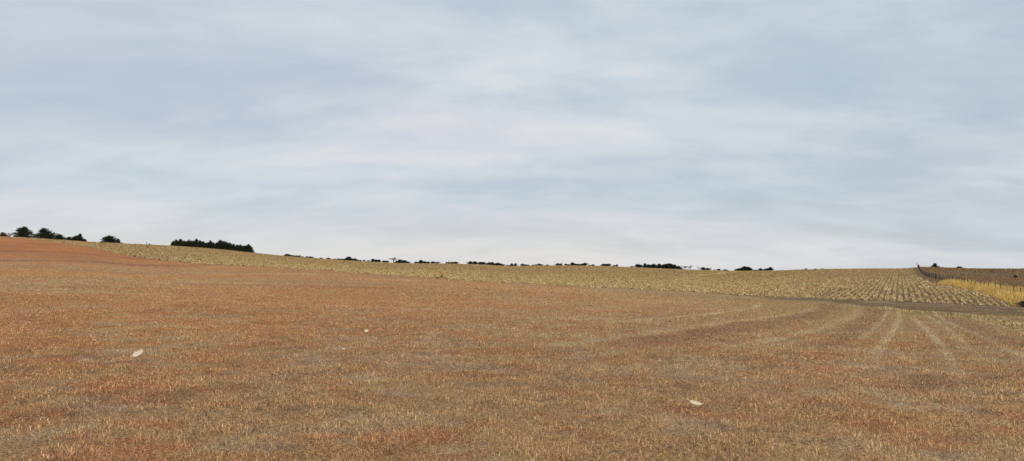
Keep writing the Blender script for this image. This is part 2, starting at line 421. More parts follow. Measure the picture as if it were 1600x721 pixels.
PAL = np.array([[.62, .46, .27], [.59, .365, .16], [.46, .225, .115], [.52, .43, .35], [.13, .08, .05], [.74, .60, .40]])
def build_grass():
    N = 1700000
    az = rng.uniform(-R(47), R(45), N); r = np.exp(rng.uniform(math.log(3.9), math.log(250), N))
    x = r * np.sin(az); y = r * np.cos(az)
    # tufting
    tx = np.floor(x / .11 / (r / 9)) ; ty = np.floor(y / .11 / (r / 9))
    e, right, fence, corn, ditch, past = regions(x, y)
    tr = line_mask(x, y, TRACKS); d4 = fbm(x, y, .35, 91, 3); d5 = fbm(x, y, 2.2, 93, 3)
    wd = soil_and_shade_mask(x, y, e)
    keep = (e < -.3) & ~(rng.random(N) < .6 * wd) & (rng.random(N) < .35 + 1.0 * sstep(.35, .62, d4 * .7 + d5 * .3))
    x, y, r, d4, d5, tr, e, wd = (v[keep] for v in (x, y, r, d4, d5, tr, e, wd)); n = len(x)
    z = H(x, y)
    base = field_col(x, y)
    u = rng.random(n)
    grey = 1 - sstep(14, 60, r)
    p = PAL[np.select([u < .22, u < .50, u < .63, u < .60 + .22 * grey, u < .76 + .14 * grey], [0, 1, 2, 3, 4], 5 if False else 0)]
    straw = rng.random(n) < .09
    p[straw] = PAL[5]
    mix = .5
    c = base * 1.1 * mix + p * (1 - mix)
    c[straw] = p[straw] * .8 + base[straw] * .25
    c = L3(c, [.74, .56, .31], np.clip(tr * .9, 0, .7))
    c *= (rng.uniform(.35, 1.65, n) * (.88 + .25 * sstep(.3, .7, d4)))[:, None] * np.array([1.05, .965, .84])
    dkl = line_mask(x, y, DARKS, 7); c = L3(c, [.30, .14, .07], np.clip(dkl, 0, .7))
    c = L3(c, [.42, .30, .155], sstep(3, 20, x) * sstep(9, 24, r) * .4)
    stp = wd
    c = L3(c, [.20, .125, .065], np.clip(stp, 0, .85))  # blades darkened on the bare soil and in the painted lip shade
    s = np.clip((r / 9) ** .8, .62, 9)
    far = sstep(10, 70, r)
    w = (.0040 * s) * rng.uniform(.6, 1.6, n)
    h = (.016 + .034 * rng.random(n) ** 1.8 + .012 * sstep(.5, .7, d4)) * (1 - .3 * np.clip(tr, 0, 1)) * (1 + .8 * far)
    lg = rng.random(n) < .02; h[lg] *= 1.5
    th = np.where(rng.random(n) < .10, rng.uniform(.3, .9, n), rng.uniform(.85, 1.56, n)); lean = np.sin(th) * 1.15; rise = np.cos(th) * .85 - .05; ld = rng.uniform(0, 6.28, n)
    h = h * (1 + .35 * lean)
    V, L, S = blades(x, y, z, w, h, ld + math.pi / 2 + rng.normal(0, .5, n), lean, ld, np.maximum(rise, .12) * rng.uniform(.55, 1.3, n) + rng.uniform(0, .18, n), rise + rng.uniform(0, .12, n))
    me = mesh_from('dry_grass', V, L, S, attr_mat('dry_grass_blades', .85, 1.15, 60), np.repeat(c, 5, 0))
    tag(link('dry_grass', me), 'short mown dry reddish brown grass covering the field', 'grass', kind='stuff')
build_grass()

# straw litter of corn leaves lying thick where the field was turned
def build_straw():
    P = []
    for pts, w, s in STRAW:
        L = np.hypot(*np.diff(pts, axis=0).T).sum(); n = int(L * 85 * s)
        k = rng.integers(0, len(pts) - 1, n); t = rng.random(n)[:, None]
        P.append(pts[k] * (1 - t) + pts[k + 1] * t + rng.normal(0, w * .8, (n, 2)))
    P = np.vstack(P); n = len(P); x, y = P.T; z = H(x, y)
    c = np.array([.60, .46, .23]) * rng.uniform(.5, 1.25, n)[:, None]
    V, L, S = blades(x, y, z + .02, rng.uniform(.02, .05, n), rng.uniform(.05, .14, n), rng.uniform(0, math.pi, n), rng.uniform(.8, 1.3, n), rng.uniform(0, 6.28, n), .7)
    me = mesh_from('straw_litter', V, L, S, attr_mat('straw', .8, 1.2, 20), np.repeat(c, 5, 0))
    tag(link('straw_litter', me), 'pale corn leaf litter strewn along the turning tracks', 'straw', kind='stuff')
build_straw()

# ------------------------------------------------------------------ corn stubble
def build_stubble():
    # candidate points on rows, thinned with distance
    vv = np.arange(int(-330 / .76), int(90 / .76)) * .76
    pts = []
    for v in vv:
        u = np.arange(20, 420, .19)
        keep = rng.random(len(u)) < .9
        u = u[keep] + rng.normal(0, .05, keep.sum())
        x = RP[0] * v + RD[0] * u; y = RP[1] * v + RD[1] * u
        r = np.hypot(x, y); az = np.arctan2(x, y)
        k = (EN[0] * x + EN[1] * y - EC > -1.2) & (np.abs(az) < R(44)) & (r < 400) & (rng.random(len(u)) < np.clip((125 / r) ** 1.5, 0, 1))
        pts.append(np.stack([x[k], y[k]], -1))
    P = np.vstack(pts)
    x, y = P.T
    corn = regions(x, y)[3]
    k = corn > .5; P = P[k]; x, y = P.T; r = np.hypot(x, y)
    k = rng.random(len(P)) < .25 + 1.1 * sstep(.35, .6, fbm(x, y, .8, 105, 2)) + sstep(180, 260, r)
    P = P[k]; n = len(P); x, y = P.T; r = np.hypot(x, y)
    s = np.clip(r / 125, 1, 2.6)
    ct = np.clip(line_mask(x, y, CTRACK, 17), 0, 1); cd = np.clip(line_mask(x, y, CDARK, 19), 0, 1)
    bright = sstep(.3, .7, fbm(x, y, .7, 101, 2) * .75 + .25 * fbm(x, y, 4, 103, 2))
    # stalks
    xs = x + rng.normal(0, .03, n); ys = y + rng.normal(0, .03, n); z = H(xs, ys)
    hs = rng.uniform(.10, .32, n) * (1 - .7 * ct)
    cl = sstep(.25, .55, _hash(np.floor(x / .24), np.floor(y / .24), 5)) * .75 + .25 * bright; cl = np.maximum(cl * (1 - .3 * sstep(140, 300, r)), ct)      # whole clumps are pale or dull
    col = np.array([.68, .44, .18]) * (rng.uniform(.55, 1.3, n) * (.4 + 1.0 * cl))[:, None]
    V1, L1, S1 = blades(xs, ys, z, .04 * s * rng.uniform(.7, 1.5, n), hs, rng.uniform(0, math.pi, n), rng.uniform(0, .5, n), rng.uniform(0, 6.28, n), .8)
    c1 = np.repeat(col, 5, 0)
    # broad leaves and husks lying round each clump
    m = 3
    T = lambda v: np.tile(v, m)
    xl = T(x) + rng.normal(0, .125, n * m); yl = T(y) + rng.normal(0, .125, n * m); zl = H(xl, yl)
    u = rng.random(n * m); pale = T(cl)
    col = np.where((u < .45)[:, None], np.array([.86, .57, .23]), np.where((u < .80)[:, None], np.array([.97, .73, .37]), np.array([1.0, .89, .57])))
    col = L3(np.zeros((n * m, 3)) + np.array([.24, .145, .06]), [0, 0, 0], np.zeros(n * m)) * (1 - pale)[:, None] + col * pale[:, None]
    col = np.minimum(col * rng.uniform(.65, 1.1, n * m)[:, None] * (1 + .35 * T(ct) - .5 * T(cd))[:, None], .92)
    sz = T(s) ** .7 * (.55 + .65 * pale)
    V2, L2, S2 = blades(xl, yl, zl + .01, rng.uniform(.07, .17, n * m) * sz, rng.uniform(.08, .24, n * m) * (.5 + .6 * pale), rng.uniform(0, math.pi, n * m), rng.uniform(.5, 1.3, n * m), rng.uniform(0, 6.28, n * m), .65)
    V = np.vstack([V1, V2]); L = np.concatenate([L1, L2 + len(V1)]); S = np.concatenate([S1, S2 + len(L1)])
    me = mesh_from('corn_stubble', V, L, S, attr_mat('corn_stubble', .85, 1.15, 12), np.vstack([c1, np.repeat(col, 5, 0)]))
    tag(link('corn_stubble', me), 'pale golden cut corn stubble standing in long rows', 'stubble', kind='stuff')
    print('stubble', n)
build_stubble()

# ------------------------------------------------------------------ tall golden grass by the fence
def build_tall():
    N = 550000
    az = rng.uniform(px_to_az(1415), R(44), N); r = rng.uniform(84, 300, N) ** 1.0
    x = r * np.sin(az); y = r * np.cos(az)
    e, right, fence, corn, ditch, past = regions(x, y)
    n1 = fbm(x, y, 3, 111, 3)
    gold = (right > .2) & (fence < 1.2 + 2.5 * n1) & (e > -1.0) & (r < 168)
    thin = (right > .2) & (fence < .8) & (r >= 150)
    k = (gold & (rng.random(N) < .25 + 1.0 * n1)) | (thin & (rng.random(N) < .35))
    x, y, r, n1, gold, right, fence, e = (v[k] for v in (x, y, r, n1, gold, right, fence, e)); n = len(x)
    hh = np.where(gold, (.55 + .75 * n1) * sstep(0, 2.0, right + .6) * (.45 + .55 * sstep(-1, 3, e)), .35)
    h = hh * rng.uniform(.55, 1.25, n)
    warm = rng.random(n)
    c = np.where((warm < .72)[:, None], np.array([.90, .59, .16]), np.where((warm < .9)[:, None], np.array([.95, .74, .32]), np.array([.36, .20, .07])))
    c = np.where(gold[:, None], c, np.where((warm < .5)[:, None], np.array([.22, .15, .12]), np.array([.42, .29, .13])))
    c = L3(c, [.42, .22, .09], sstep(.55, .72, fbm(x, y, 5, 117, 3)) * .5)
    dk = (1 - sstep(0, 5, e)) * sstep(72, 80, np.abs(x)) if False else np.zeros(n)
    c = c * rng.uniform(.65, 1.2, n)[:, None]
    z = H(x, y)
    V, L, S = blades(x, y, z, .04 * rng.uniform(.6, 1.3, n), h, rng.uniform(0, math.pi, n), rng.uniform(.1, .9, n), rng.normal(0, 1, n), .6)
    me = mesh_from('tall_grass', V, L, S, attr_mat('tall_golden_grass', .85, 1.15, 5), np.repeat(c, 5, 0))
    tag(link('tall_grass', me), 'tall golden dry grass growing thick along the fence', 'tall grass', kind='stuff')
    print('tall', n)
    # pasture behind the fence
    N = 220000
    az = rng.uniform(px_to_az(1425), R(44), N); r = np.exp(rng.uniform(math.log(95), math.log(320), N)); x = r * np.sin(az); y = r * np.cos(az)
    e, right, fence, corn, ditch, past = regions(x, y)
    k = (fence > .6); x, y, r = x[k], y[k], r[k]; n = len(x); z = H(x, y)
    c, _ = paint(x, y); c = c * rng.uniform(.5, 1.5, n)[:, None]
    V, L, S = blades(x, y, z, .06 * np.clip(r / 120, 1, 3) * rng.uniform(.6, 1.4, n), .16 + .3 * rng.random(n) ** 2 + .25 * sstep(.55, .7, fbm(x, y, 6, 119, 3)), rng.uniform(0, math.pi, n), rng.uniform(.1, .8, n), rng.uniform(0, 6.28, n), .6)
    me = mesh_from('pasture_grass', V, L, S, attr_mat('pasture_grass', .85, 1.15, 5), np.repeat(c, 5, 0))
    tag(link('pasture_grass', me), 'rusty brown pasture grass on the slope behind the fence', 'grass', kind='stuff')
build_tall()

# ------------------------------------------------------------------ tubes, trees
def tube(path, radii, sides=7):
    path = np.array(path, float); V = []; 
    for i, p in enumerate(path):
        d = path[min(i + 1, len(path) - 1)] - path[max(i - 1, 0)]; d /= np.linalg.norm(d) + 1e-9
        a = np.cross(d, [.3, .9, .1]); a /= np.linalg.norm(a); b = np.cross(d, a)
        for k in range(sides):
            t = 2 * math.pi * k / sides; V.append(p + (a * math.cos(t) + b * math.sin(t)) * radii[i])
    Fs = [[i * sides + k, i * sides + (k + 1) % sides, (i + 1) * sides + (k + 1) % sides, (i + 1) * sides + k] for i in range(len(path) - 1) for k in range(sides)]
    Fs += [list(range(sides))[::-1], [(len(path) - 1) * sides + k for k in range(sides)]]
    return V, Fs
class MB:
    def __init__(s): s.V = []; s.F = []
    def add(s, V, Fs): b = len(s.V); s.V += [tuple(v) for v in V]; s.F += [[i + b for i in f] for f in Fs]; return s
    def mesh(s, name, mat, smooth=True):
        me = bpy.data.meshes.new(name); me.from_pydata(s.V, [], s.F); me.materials.append(mat); me.update()
        if smooth: me.polygons.foreach_set('use_smooth', np.ones(len(me.polygons), bool))
        return me

def simple_mat(name, c1, c2, scale=4, rough=.9):
    m, nt, b = new_mat(name); b.inputs['Roughness'].default_value = rough
    tc = node(nt, 'ShaderNodeTexCoord'); n = noise_node(nt, tc.outputs['Object'], scale, 5, .65)
    cr = node(nt, 'ShaderNodeValToRGB'); cr.color_ramp.elements[0].position = .35; cr.color_ramp.elements[1].position = .65
    cr.color_ramp.elements[0].color = (*c1, 1); cr.color_ramp.elements[1].color = (*c2, 1)
    nt.links.new(n.outputs['Fac'], cr.inputs[0]); nt.links.new(cr.outputs[0], b.inputs['Base Color'])
    return m
M_cedar = simple_mat('cedar_foliage', (.022, .030, .016), (.045, .050, .024), 2.5)
M_rust = simple_mat('rusty_foliage', (.10, .05, .022), (.17, .09, .035), 2.5)
M_brush = simple_mat('dead_brush', (.07, .05, .035), (.14, .10, .07), 3)
M_bark = simple_mat('bark', (.05, .036, .028), (.10, .075, .06), 12)
M_twig = simple_mat('grey_twigs', (.10, .08, .07), (.17, .14, .125), 8)
M_post = simple_mat('weathered_wood', (.045, .038, .033), (.10, .085, .075), 9)
M_wire = simple_mat('rusty_wire', (.10, .07, .06), (.16, .12, .10), 20, .6)
M_weed = simple_mat('orange_weed', (.22, .10, .035), (.42, .22, .08), 6)
M_clod = simple_mat('dark_red_weed', (.08, .035, .022), (.15, .07, .04), 6)

def leafquads(P, size, rs):
    n = len(P)
    a = rs.normal(size=(n, 3)); a /= np.linalg.norm(a, axis=1)[:, None]
    b = rs.normal(size=(n, 3)); b -= (b * a).sum(1)[:, None] * a; b /= np.linalg.norm(b, axis=1)[:, None]
    s = (size * rs.uniform(.5, 1.3, n))[:, None]
    V = np.stack([P - a * s, P - b * s * .45, P + a * s, P + b * s * .45], 1).reshape(-1, 3)
    return V, np.arange(n * 4), np.arange(n) * 4

def cedar_meshes(seed, shape, nbr, nleaf, leaf):
    """unit tree 1 m tall with max crown radius ~shape; spiky limbs carrying sprays"""
    rs = np.random.default_rng(seed)
    P = []
    lead = rs.uniform(-.06, .06, 2)
    nlead = rs.integers(1, 4)
    leads = [(rs.uniform(-.25, .25) * shape, rs.uniform(-.25, .25) * shape, rs.uniform(.8, .93)) for _ in range(nlead)] + [(lead[0], lead[1], 1.0)]
    for b in range(nbr):
        lx, ly, lh = leads[rs.integers(len(leads))]
        t = rs.random() ** .9
        prof = (min(1, t / .22) ** .5) * (1 - t) ** .62
        prof = max(prof, .85 if t < .25 else 0)
        L = shape * prof * rs.uniform(.4, 1.5) + .02
        az = rs.uniform(0, 2 * math.pi); up = rs.uniform(.15, .75)
        o = np.array([lx * t, ly * t, t * lh * .96]); d = np.array([math.cos(az), math.sin(az), up * .6])
        m = max(3, int(nleaf * (.3 + L / shape) / nbr))
        s = rs.random(m) ** .75
        q = o + d * (s * L)[:, None] + rs.normal(size=(m, 3)) * (.03 + .06 * (1 - s))[:, None] * np.array([1, 1, .8])
        P.append(q)
    for lx, ly, lh in leads:
        m = int(nleaf * .02) + 3; s = rs.random(m)
        P.append(np.stack([lx * s + rs.normal(0, .015, m), ly * s + rs.normal(0, .015, m), s * lh * (1.0)], -1))
    P = np.vstack(P); P[:, 2] = np.clip(P[:, 2], .015, 1.02)
    V, L, S = leafquads(P, np.full(len(P), leaf), rs)
    cr = mesh_from('crown', V, L, S, M_cedar)
    tb = MB().add(*tube([(0, 0, -.08), (0, 0, .1), (lead[0] * .5, lead[1] * .5, .5), (lead[0], lead[1], .93)], [.035, .028, .016, .003], 6))
    for lx, ly, lh in leads[:-1]: tb.add(*tube([(0, 0, .04), (lx * .5, ly * .5, lh * .5), (lx, ly, lh * .93)], [.02, .012, .002], 5))
    return cr, tb.mesh('trunk', M_bark)

NEAR = [cedar_meshes(100 + i, sh, 130, 8500, .040) for i, sh in enumerate([.62, .55, .8, .48, .66, .42])]
FARC = [cedar_meshes(200 + i, sh, 60, 1300, .10) for i, sh in enumerate([.42, .6, .8, .5, .7, 1.0])]

def bare_meshes(seed, depth=5, spread=1.0):
    rs = np.random.default_rng(seed); mb = MB(); tw = MB()
    def grow(p, d, L, rad, k):
        n = 3; path = [p]; q = p.copy(); dd = d.copy()
        for i in range(n):
            dd = dd + rs.normal(0, .13, 3) + np.array([0, 0, .04]); dd /= np.linalg.norm(dd); q = q + dd * L / n; path.append(q.copy())
        (mb if k >= depth - 1 else tw).add(*tube(path, np.linspace(rad, rad * .6, n + 1), 5 if k > 2 else 3))
        if k == 0: return
        for c in range(3 if k > 1 else 3):
            nd = dd + rs.normal(0, .55 * spread, 3); nd[2] = abs(nd[2]) * .8 + .12; nd /= np.linalg.norm(nd)
            grow(path[-1] if c else path[-2], nd, L * rs.uniform(.6, .85), rad * .74, k - 1)
    grow(np.array([0, 0, -.05]), np.array([0, 0, 1.0]), .30, .03, depth)
    zmax = max(v[2] for v in tw.V)
    for b in (mb, tw): b.V = [(v[0] / zmax, v[1] / zmax, v[2] / zmax) for v in b.V]
    return tw.mesh('crown', M_twig), mb.mesh('trunk', M_bark)
BARE = [bare_meshes(i, 5, s) for i, s in ((1, 1.0), (2, 1.2), (3, .9))]
MW = {}
def place_tree(name, meshes, px, top, width, r, label, cat, group, crown_mat=None, bury=0.0):
    """tree of real size at range r whose top is sighted at row top"""
    x, y = at_range(px, r); z = h1(x, y)
    h = max(elev_z(px, top, r) - z, .5)
    cr, tk = meshes
    if cr.name not in MW:
        co = np.empty(len(cr.vertices) * 3, np.float32); cr.vertices.foreach_get('co', co); co = co.reshape(-1, 3)
        MW[cr.name] = (np.percentile(co[:, 0], 99.3) - np.percentile(co[:, 0], .7), co[:, 2].max())
    wd = 1.1 * width * r * math.hypot(1, (px - 800) / F * 0) / F / math.hypot(1, (px - 800) / F)
    w0, z0 = MW[cr.name]
    e = empty(name, (x, y, z))
    e.scale = (wd / w0, wd / w0, h / z0); e.rotation_euler = (0, 0, rng.uniform(-.5, .5))
    tag(e, label, cat, group)
    c = link('crown', cr, e); t = link('trunk', tk, e)
    if crown_mat:
        c.data = cr.copy(); c.data.materials[0] = crown_mat
    return e

ORD = ['', 'first', 'second', 'third', 'fourth', 'fifth', 'sixth', 'seventh', 'eighth', 'ninth', 'tenth', 'eleventh', 'twelfth', 'thirteenth', 'fourteenth', 'fifteenth', 'sixteenth', 'seventeenth', 'eighteenth', 'nineteenth', 'twentieth', 'twenty-first', 'twenty-second', 'twenty-third', 'twenty-fourth']

# near cedars on the brow of the hill
G1 = 'cedars on the brow of the hill'
for (px, top, w, v, lab) in [
    (34, 353.6, 27, 0, 'tallest dark cedar on the hill brow, broad and spiky, before its two-shouldered neighbour'),
    (67, 355.6, 29, 2, 'broad dark cedar with a pointed tip touching the tallest cedar on the hill brow'),
    (79, 364, 9, 3, 'narrow low cedar pressed against the broad pointed cedar on the brow'),
    (90.5, 365.6, 14, 4, 'small rounded cedar standing alone between two wider dark clumps on the brow'),
    (107, 369.8, 18, 2, 'low spreading cedar at the sloping end of the mid-brow clump'),
    (117, 368, 14, 4, 'middle cedar of the mid-brow clump, between the sloping one and the peaked one'),
    (123.5, 364.8, 13, 1, 'peaked cedar rising highest in the mid-brow clump'),
    (130.5, 374.3, 8, 5, 'tiny cedar bush trailing off downhill of the peaked cedar'),
    (158, 376.5, 10, 2, 'very low cedar leading up to the dome-shaped cedar on the brow'),
    (169, 367.8, 21, 4, 'dome-shaped dark cedar standing apart downhill on the brow'),
    (183, 373, 10, 1, 'small upright cedar tucked against the dome-shaped cedar'),
]:
    place_tree('cedar_tree', NEAR[v], px, top, w, ip(CREST_R, px) + 14, lab, 'tree', G1)
place_tree('shrub', NEAR[2], 2, 362.6, 17, 275, 'rusty brown bush at the very end of the hill brow, cut by the frame', 'shrub', None, M_rust)
place_tree('bare_sapling', BARE[2], 14.5, 367.5, 3, 280, 'thin bare sapling between the rusty bush and the tallest cedar', 'sapling', None)
place_tree('bare_sapling', BARE[0], 145, 377.0, 4, 306, 'small bare sapling poking up between two cedar clumps on the brow', 'sapling', None)
place_tree('shrub', NEAR[5], 191, 379.8, 3.5, 312, 'tiny dark shrub just downhill of the dome-shaped cedar', 'shrub', None)
place_tree('shrub', NEAR[2], 232.5, 380.6, 5, 318, 'faint low weedy shrub beside the lone post on the brow', 'shrub', None, M_rust)

# shelterbelt
G2 = 'cedars planted close together in the shelterbelt'
belt = [(270.5, 376.5, 8), (274.5, 374, 11), (280.5, 373.2, 12), (286, 375.8, 10), (290, 376.6, 9), (294.2, 374.4, 9), (299.7, 375.9, 10), (306.2, 372.6, 11), (310.8, 375.2, 10), (315.6, 376.7, 10), (319.5, 379, 9),
        (324, 378.4, 9), (328.4, 375.4, 9), (333, 378.6, 10), (337.6, 378.8, 10), (342.8, 374.6, 11), (347.6, 376.2, 10), (352.8, 377.6, 10), (359, 379, 10), (364.6, 380.6, 10), (369.4, 382, 9), (374.2, 381.8, 9), (379, 383.4, 10), (384, 383, 9), (388.2, 381, 9), (391.3, 384, 6)]
blab = {0: 'brownish cedar at the uphill end of the shelterbelt', 2: 'broad high cedar near the uphill end of the shelterbelt', 7: 'tallest spired cedar of the shelterbelt', 12: 'narrow spired cedar in the middle of the shelterbelt, beside the dip',
        15: 'high shouldered cedar opening the downhill half of the shelterbelt', 24: 'rounded higher cedar closing the downhill end of the shelterbelt', 25: 'last narrow cedar at the downhill end of the shelterbelt'}
for i, (px, top, w) in enumerate(belt):
    q = ORD[i + 1] if i + 1 < len(ORD) else ORD[len(belt) - i]
    lab = blab.get(i, f'dark cedar, {q} from the uphill end of the shelterbelt' if i + 1 < len(ORD) else f'dark cedar, {q} from the downhill end of the shelterbelt')
    place_tree('cedar_tree', NEAR[(i * 5 + 3) % 6], px, top, w * 1.25, ip(CREST_R, px) + 22 + (i % 3) * 1.5, lab, 'tree', G2)
for px, top, w, lab in [(397, 393.2, 5, 'small dark bush at the foot of the shelterbelt, downhill end'), (405, 396.9, 4, 'second small bush downhill of the shelterbelt'), (413, 396.6, 6, 'wider low bush third downhill of the shelterbelt'),
                        (420, 398.9, 3, 'fourth tiny bush downhill of the shelterbelt'), (426.5, 399.5, 3, 'fifth tiny bush downhill of the shelterbelt'), (437, 400.6, 3, 'sixth tiny bush, last before the far hedge of cedars')]:
    place_tree('bush', FARC[2], px, top, w, ip(CREST_R, px) + 25, lab, 'bush', 'bushes downhill of the shelterbelt')

# far tree line on the next ridge, in clusters told apart by what stands beside them
far = [
 ('the far dense hedge just past the shelterbelt', [(448, 397.4, 7), (453.5, 399, 6), (458.5, 399.5, 6), (463, 400, 6), (467.5, 399.8, 5)]),
 ('the short broken row past the far dense hedge', [(472.7, 401.5, 4), (478.8, 401.2, 4), (484.5, 401.3, 7), (493, 404, 5), (500.5, 403.3, 5), (504, 404.6, 3), (512.3, 403.5, 6)]),
 ('the far row with one high peaked cedar', [(523, 405, 5), (528.5, 404.8, 6), (533.5, 405, 5), (538.5, 404.8, 5), (544, 401.6, 8), (549, 404.6, 5), (554.5, 404.6, 6), (558.5, 406.4, 4)]),
 ('the thin row leading to the round bare tree', [(563, 407.2, 3), (568.5, 407, 3), (575, 407.4, 3), (582.5, 405.2, 6), (587, 406.3, 5), (591.5, 406.4, 5), (599.5, 407.9, 5), (604.5, 408, 5)]),
 ('the row just beyond the round bare tree', [(619, 408.2, 4), (624.5, 406.3, 8), (631, 407.3, 7), (637, 409.8, 5), (650, 409.5, 4), (657.3, 407.2, 8), (663.5, 409.1, 6), (668.5, 409.6, 5), (676, 409.4, 6), (683.5, 410, 6)]),
 ('the small faint group before the toothed row', [(698, 410.2, 3), (701.5, 409.5, 3), (706, 410, 4), (711, 409.8, 7)]),
 ('the toothed row of pointed cedars at mid ridge', [(735, 408.8, 7), (742.4, 409.2, 7), (750, 410, 6), (755, 410, 5), (760, 412, 4), (764.6, 409.9, 4), (769.5, 410.3, 6), (773.5, 412.4, 4), (777.3, 411.3, 7), (782.3, 412.6, 5), (786.5, 413.6, 4)]),
 ('the twin cedars in the lowest dip of the ridge', [(799.5, 412.4, 5), (805.5, 412.4, 5)]),
 ('the low clumps just beyond the twin cedars', [(793, 415, 3), (816, 413, 5), (820.5, 413.8, 5), (825, 414.6, 4), (833, 414.6, 4), (837.5, 413.9, 3), (842, 412.9, 5), (846, 413.8, 4), (855, 414.3, 4)]),
 ('the clump around the thin bare pole tree', [(871.5, 412.3, 6), (875.5, 413.2, 4), (884, 413, 4), (888, 414, 3), (894.5, 411, 8), (899.5, 413, 5), (904, 413.2, 6), (909, 412.9, 5), (913.7, 411.2, 7)]),
 ('the pair of small groups before the long dark grove', [(921, 414.8, 3), (926.5, 414, 5), (943.5, 412.9, 6), (948, 412.8, 5), (952, 412.5, 4), (959.5, 415.2, 5), (964, 413.8, 3)]),
 ('the long dark grove on the ridge', [(987.5, 417, 5), (996, 413.3, 7), (1001, 414.2, 6), (1007.5, 412, 6), (1013, 413.8, 7), (1017, 414.5, 6), (1021.5, 413, 8), (1026, 415, 6), (1030, 412.8, 8), (1036, 414, 6), (1040, 412.8, 8), (1045, 412, 9), (1050, 412.8, 7), (1054, 414, 7), (1059.5, 416.2, 6), (1063, 418, 4)]),
 ('the pair of cedars beyond the three bare trees', [(1098.5, 418.3, 6), (1106, 419.4, 7)]),
 ('the specks between the cedar pair and the mound-shaped grove', [(1116, 422.2, 2.5), (1123, 421, 5), (1133.5, 421.8, 5)]),
 ('the mound-shaped grove', [(1151, 421.5, 6), (1154.5, 419.8, 7), (1159, 418.8, 7), (1163.3, 416.6, 8), (1168.5, 417.4, 8), (1172, 419.3, 5)]),
 ('the low group past the mound-shaped grove', [(1181, 422.3, 4), (1188, 420, 6), (1195, 421.4, 5), (1199, 420, 6), (1203.3, 418, 6)]),
]
k = 0
for where, items in far:
    tops = [t for _, t, _ in items]
    hi = int(np.argmin([t - ip(CREST_PY, p) for p, t, _ in items]))
    if len(items) == 2:
        names = ['dark cedar, uphill one of ' + where, 'dark cedar, downhill one of ' + where]
        if 'twin' in where: names = ['twin cedar nearer the toothed row, in the lowest dip of the ridge', 'twin cedar farther from the toothed row, in the lowest dip']
        if 'pair' in where: names = ['taller of the pair of cedars beyond the three bare trees', 'wider of the pair of cedars beyond the three bare trees']
    else:
        names = [f'tallest dark cedar of {where}' if i == hi else f'{"small" if w < 5 else "dark"} cedar, {ORD[i + 1]} along {where}' for i, (_, _, w) in enumerate(items)]
    for (px, top, w), lab in zip(items, names):
        rf = 1040 if px > 430 else 900
        place_tree('cedar_tree', FARC[(k * 7 + k // 5) % 6], px, top - .9, w * 1.35, rf + (k % 4) * 6 - 12, lab, 'tree', 'far cedars along the ridge'); k += 1
for i, (px, top, w, lab) in enumerate([(615.5, 402.0, 11, 'round bare grey tree standing in the far cedar row'), (878.5, 409.6, 4, 'thin bare pole-like tree sticking up from a low cedar clump'),
        (1066.5, 414.8, 8, 'first and bushiest bare tree right after the long dark grove'), (1071, 415.4, 6, 'thin bare tree between the bushiest and the roundest bare trees'), (1079.5, 414.2, 10, 'roundest bare tree, middle of the bare group on the ridge'), (1092, 416.6, 8, 'small bare tree just before the pair of cedars on the ridge')]):
    place_tree('bare_tree', BARE[i % 3], px, top, w, 1030, lab, 'tree', 'bare trees on the ridge')
place_tree('cedar_tree', FARC[0], 1259.5, 419.2, 4, 345, 'tiny lone cedar where the corn rows meet the sky', 'tree', None)
for px, lab in ((1274.5, 'low bush just past the tiny lone cedar on the skyline'), (1284.5, 'faintest low bush on the skyline above the corn rows')):
    place_tree('bush', FARC[2], px, 420.1, 5, 318, lab, 'bush', None)
# on the pasture crest
place_tree('cedar_tree', NEAR[1], 1460.5, 411.2, 11, 318, 'bushy dark cedar on the pasture skyline next to the climbing fence', 'tree', None)
place_tree('bush', NEAR[2], 1466.5, 417.5, 5, 316, 'small brown bush at the foot of the bushy cedar on the pasture skyline', 'bush', None, M_rust)
place_tree('cedar_tree', NEAR[4], 1498.5, 416.2, 9, 320, 'low rounded cedar half sunk behind the pasture skyline', 'tree', None)
place_tree('shrub', NEAR[2], 1586.5, 429.8, 5, 230, 'small dark shrub alone on the pasture slope', 'shrub', None)
place_tree('shrub', NEAR[5], 1549, 425.4, 4, 265, 'fainter dark shrub higher up the pasture slope', 'shrub', None)

place_tree('shrub', NEAR[2], 1597, 470, 15, 99, 'dark brown brush at the near corner of the golden grass', 'shrub', None, M_brush)
# lone post on the brow
x, y = at_range(228, 312); z = h1(x, y)
o = link('post', MB().add(*tube([(0, 0, -.2), (0.02, 0, .9), (.02, .01, 1.55)], [.11, .10, .09], 8)).mesh('post', M_post), loc=(x, y, z))
tag(o, 'short lone wooden post on the brow between the cedars and the shelterbelt', 'post')

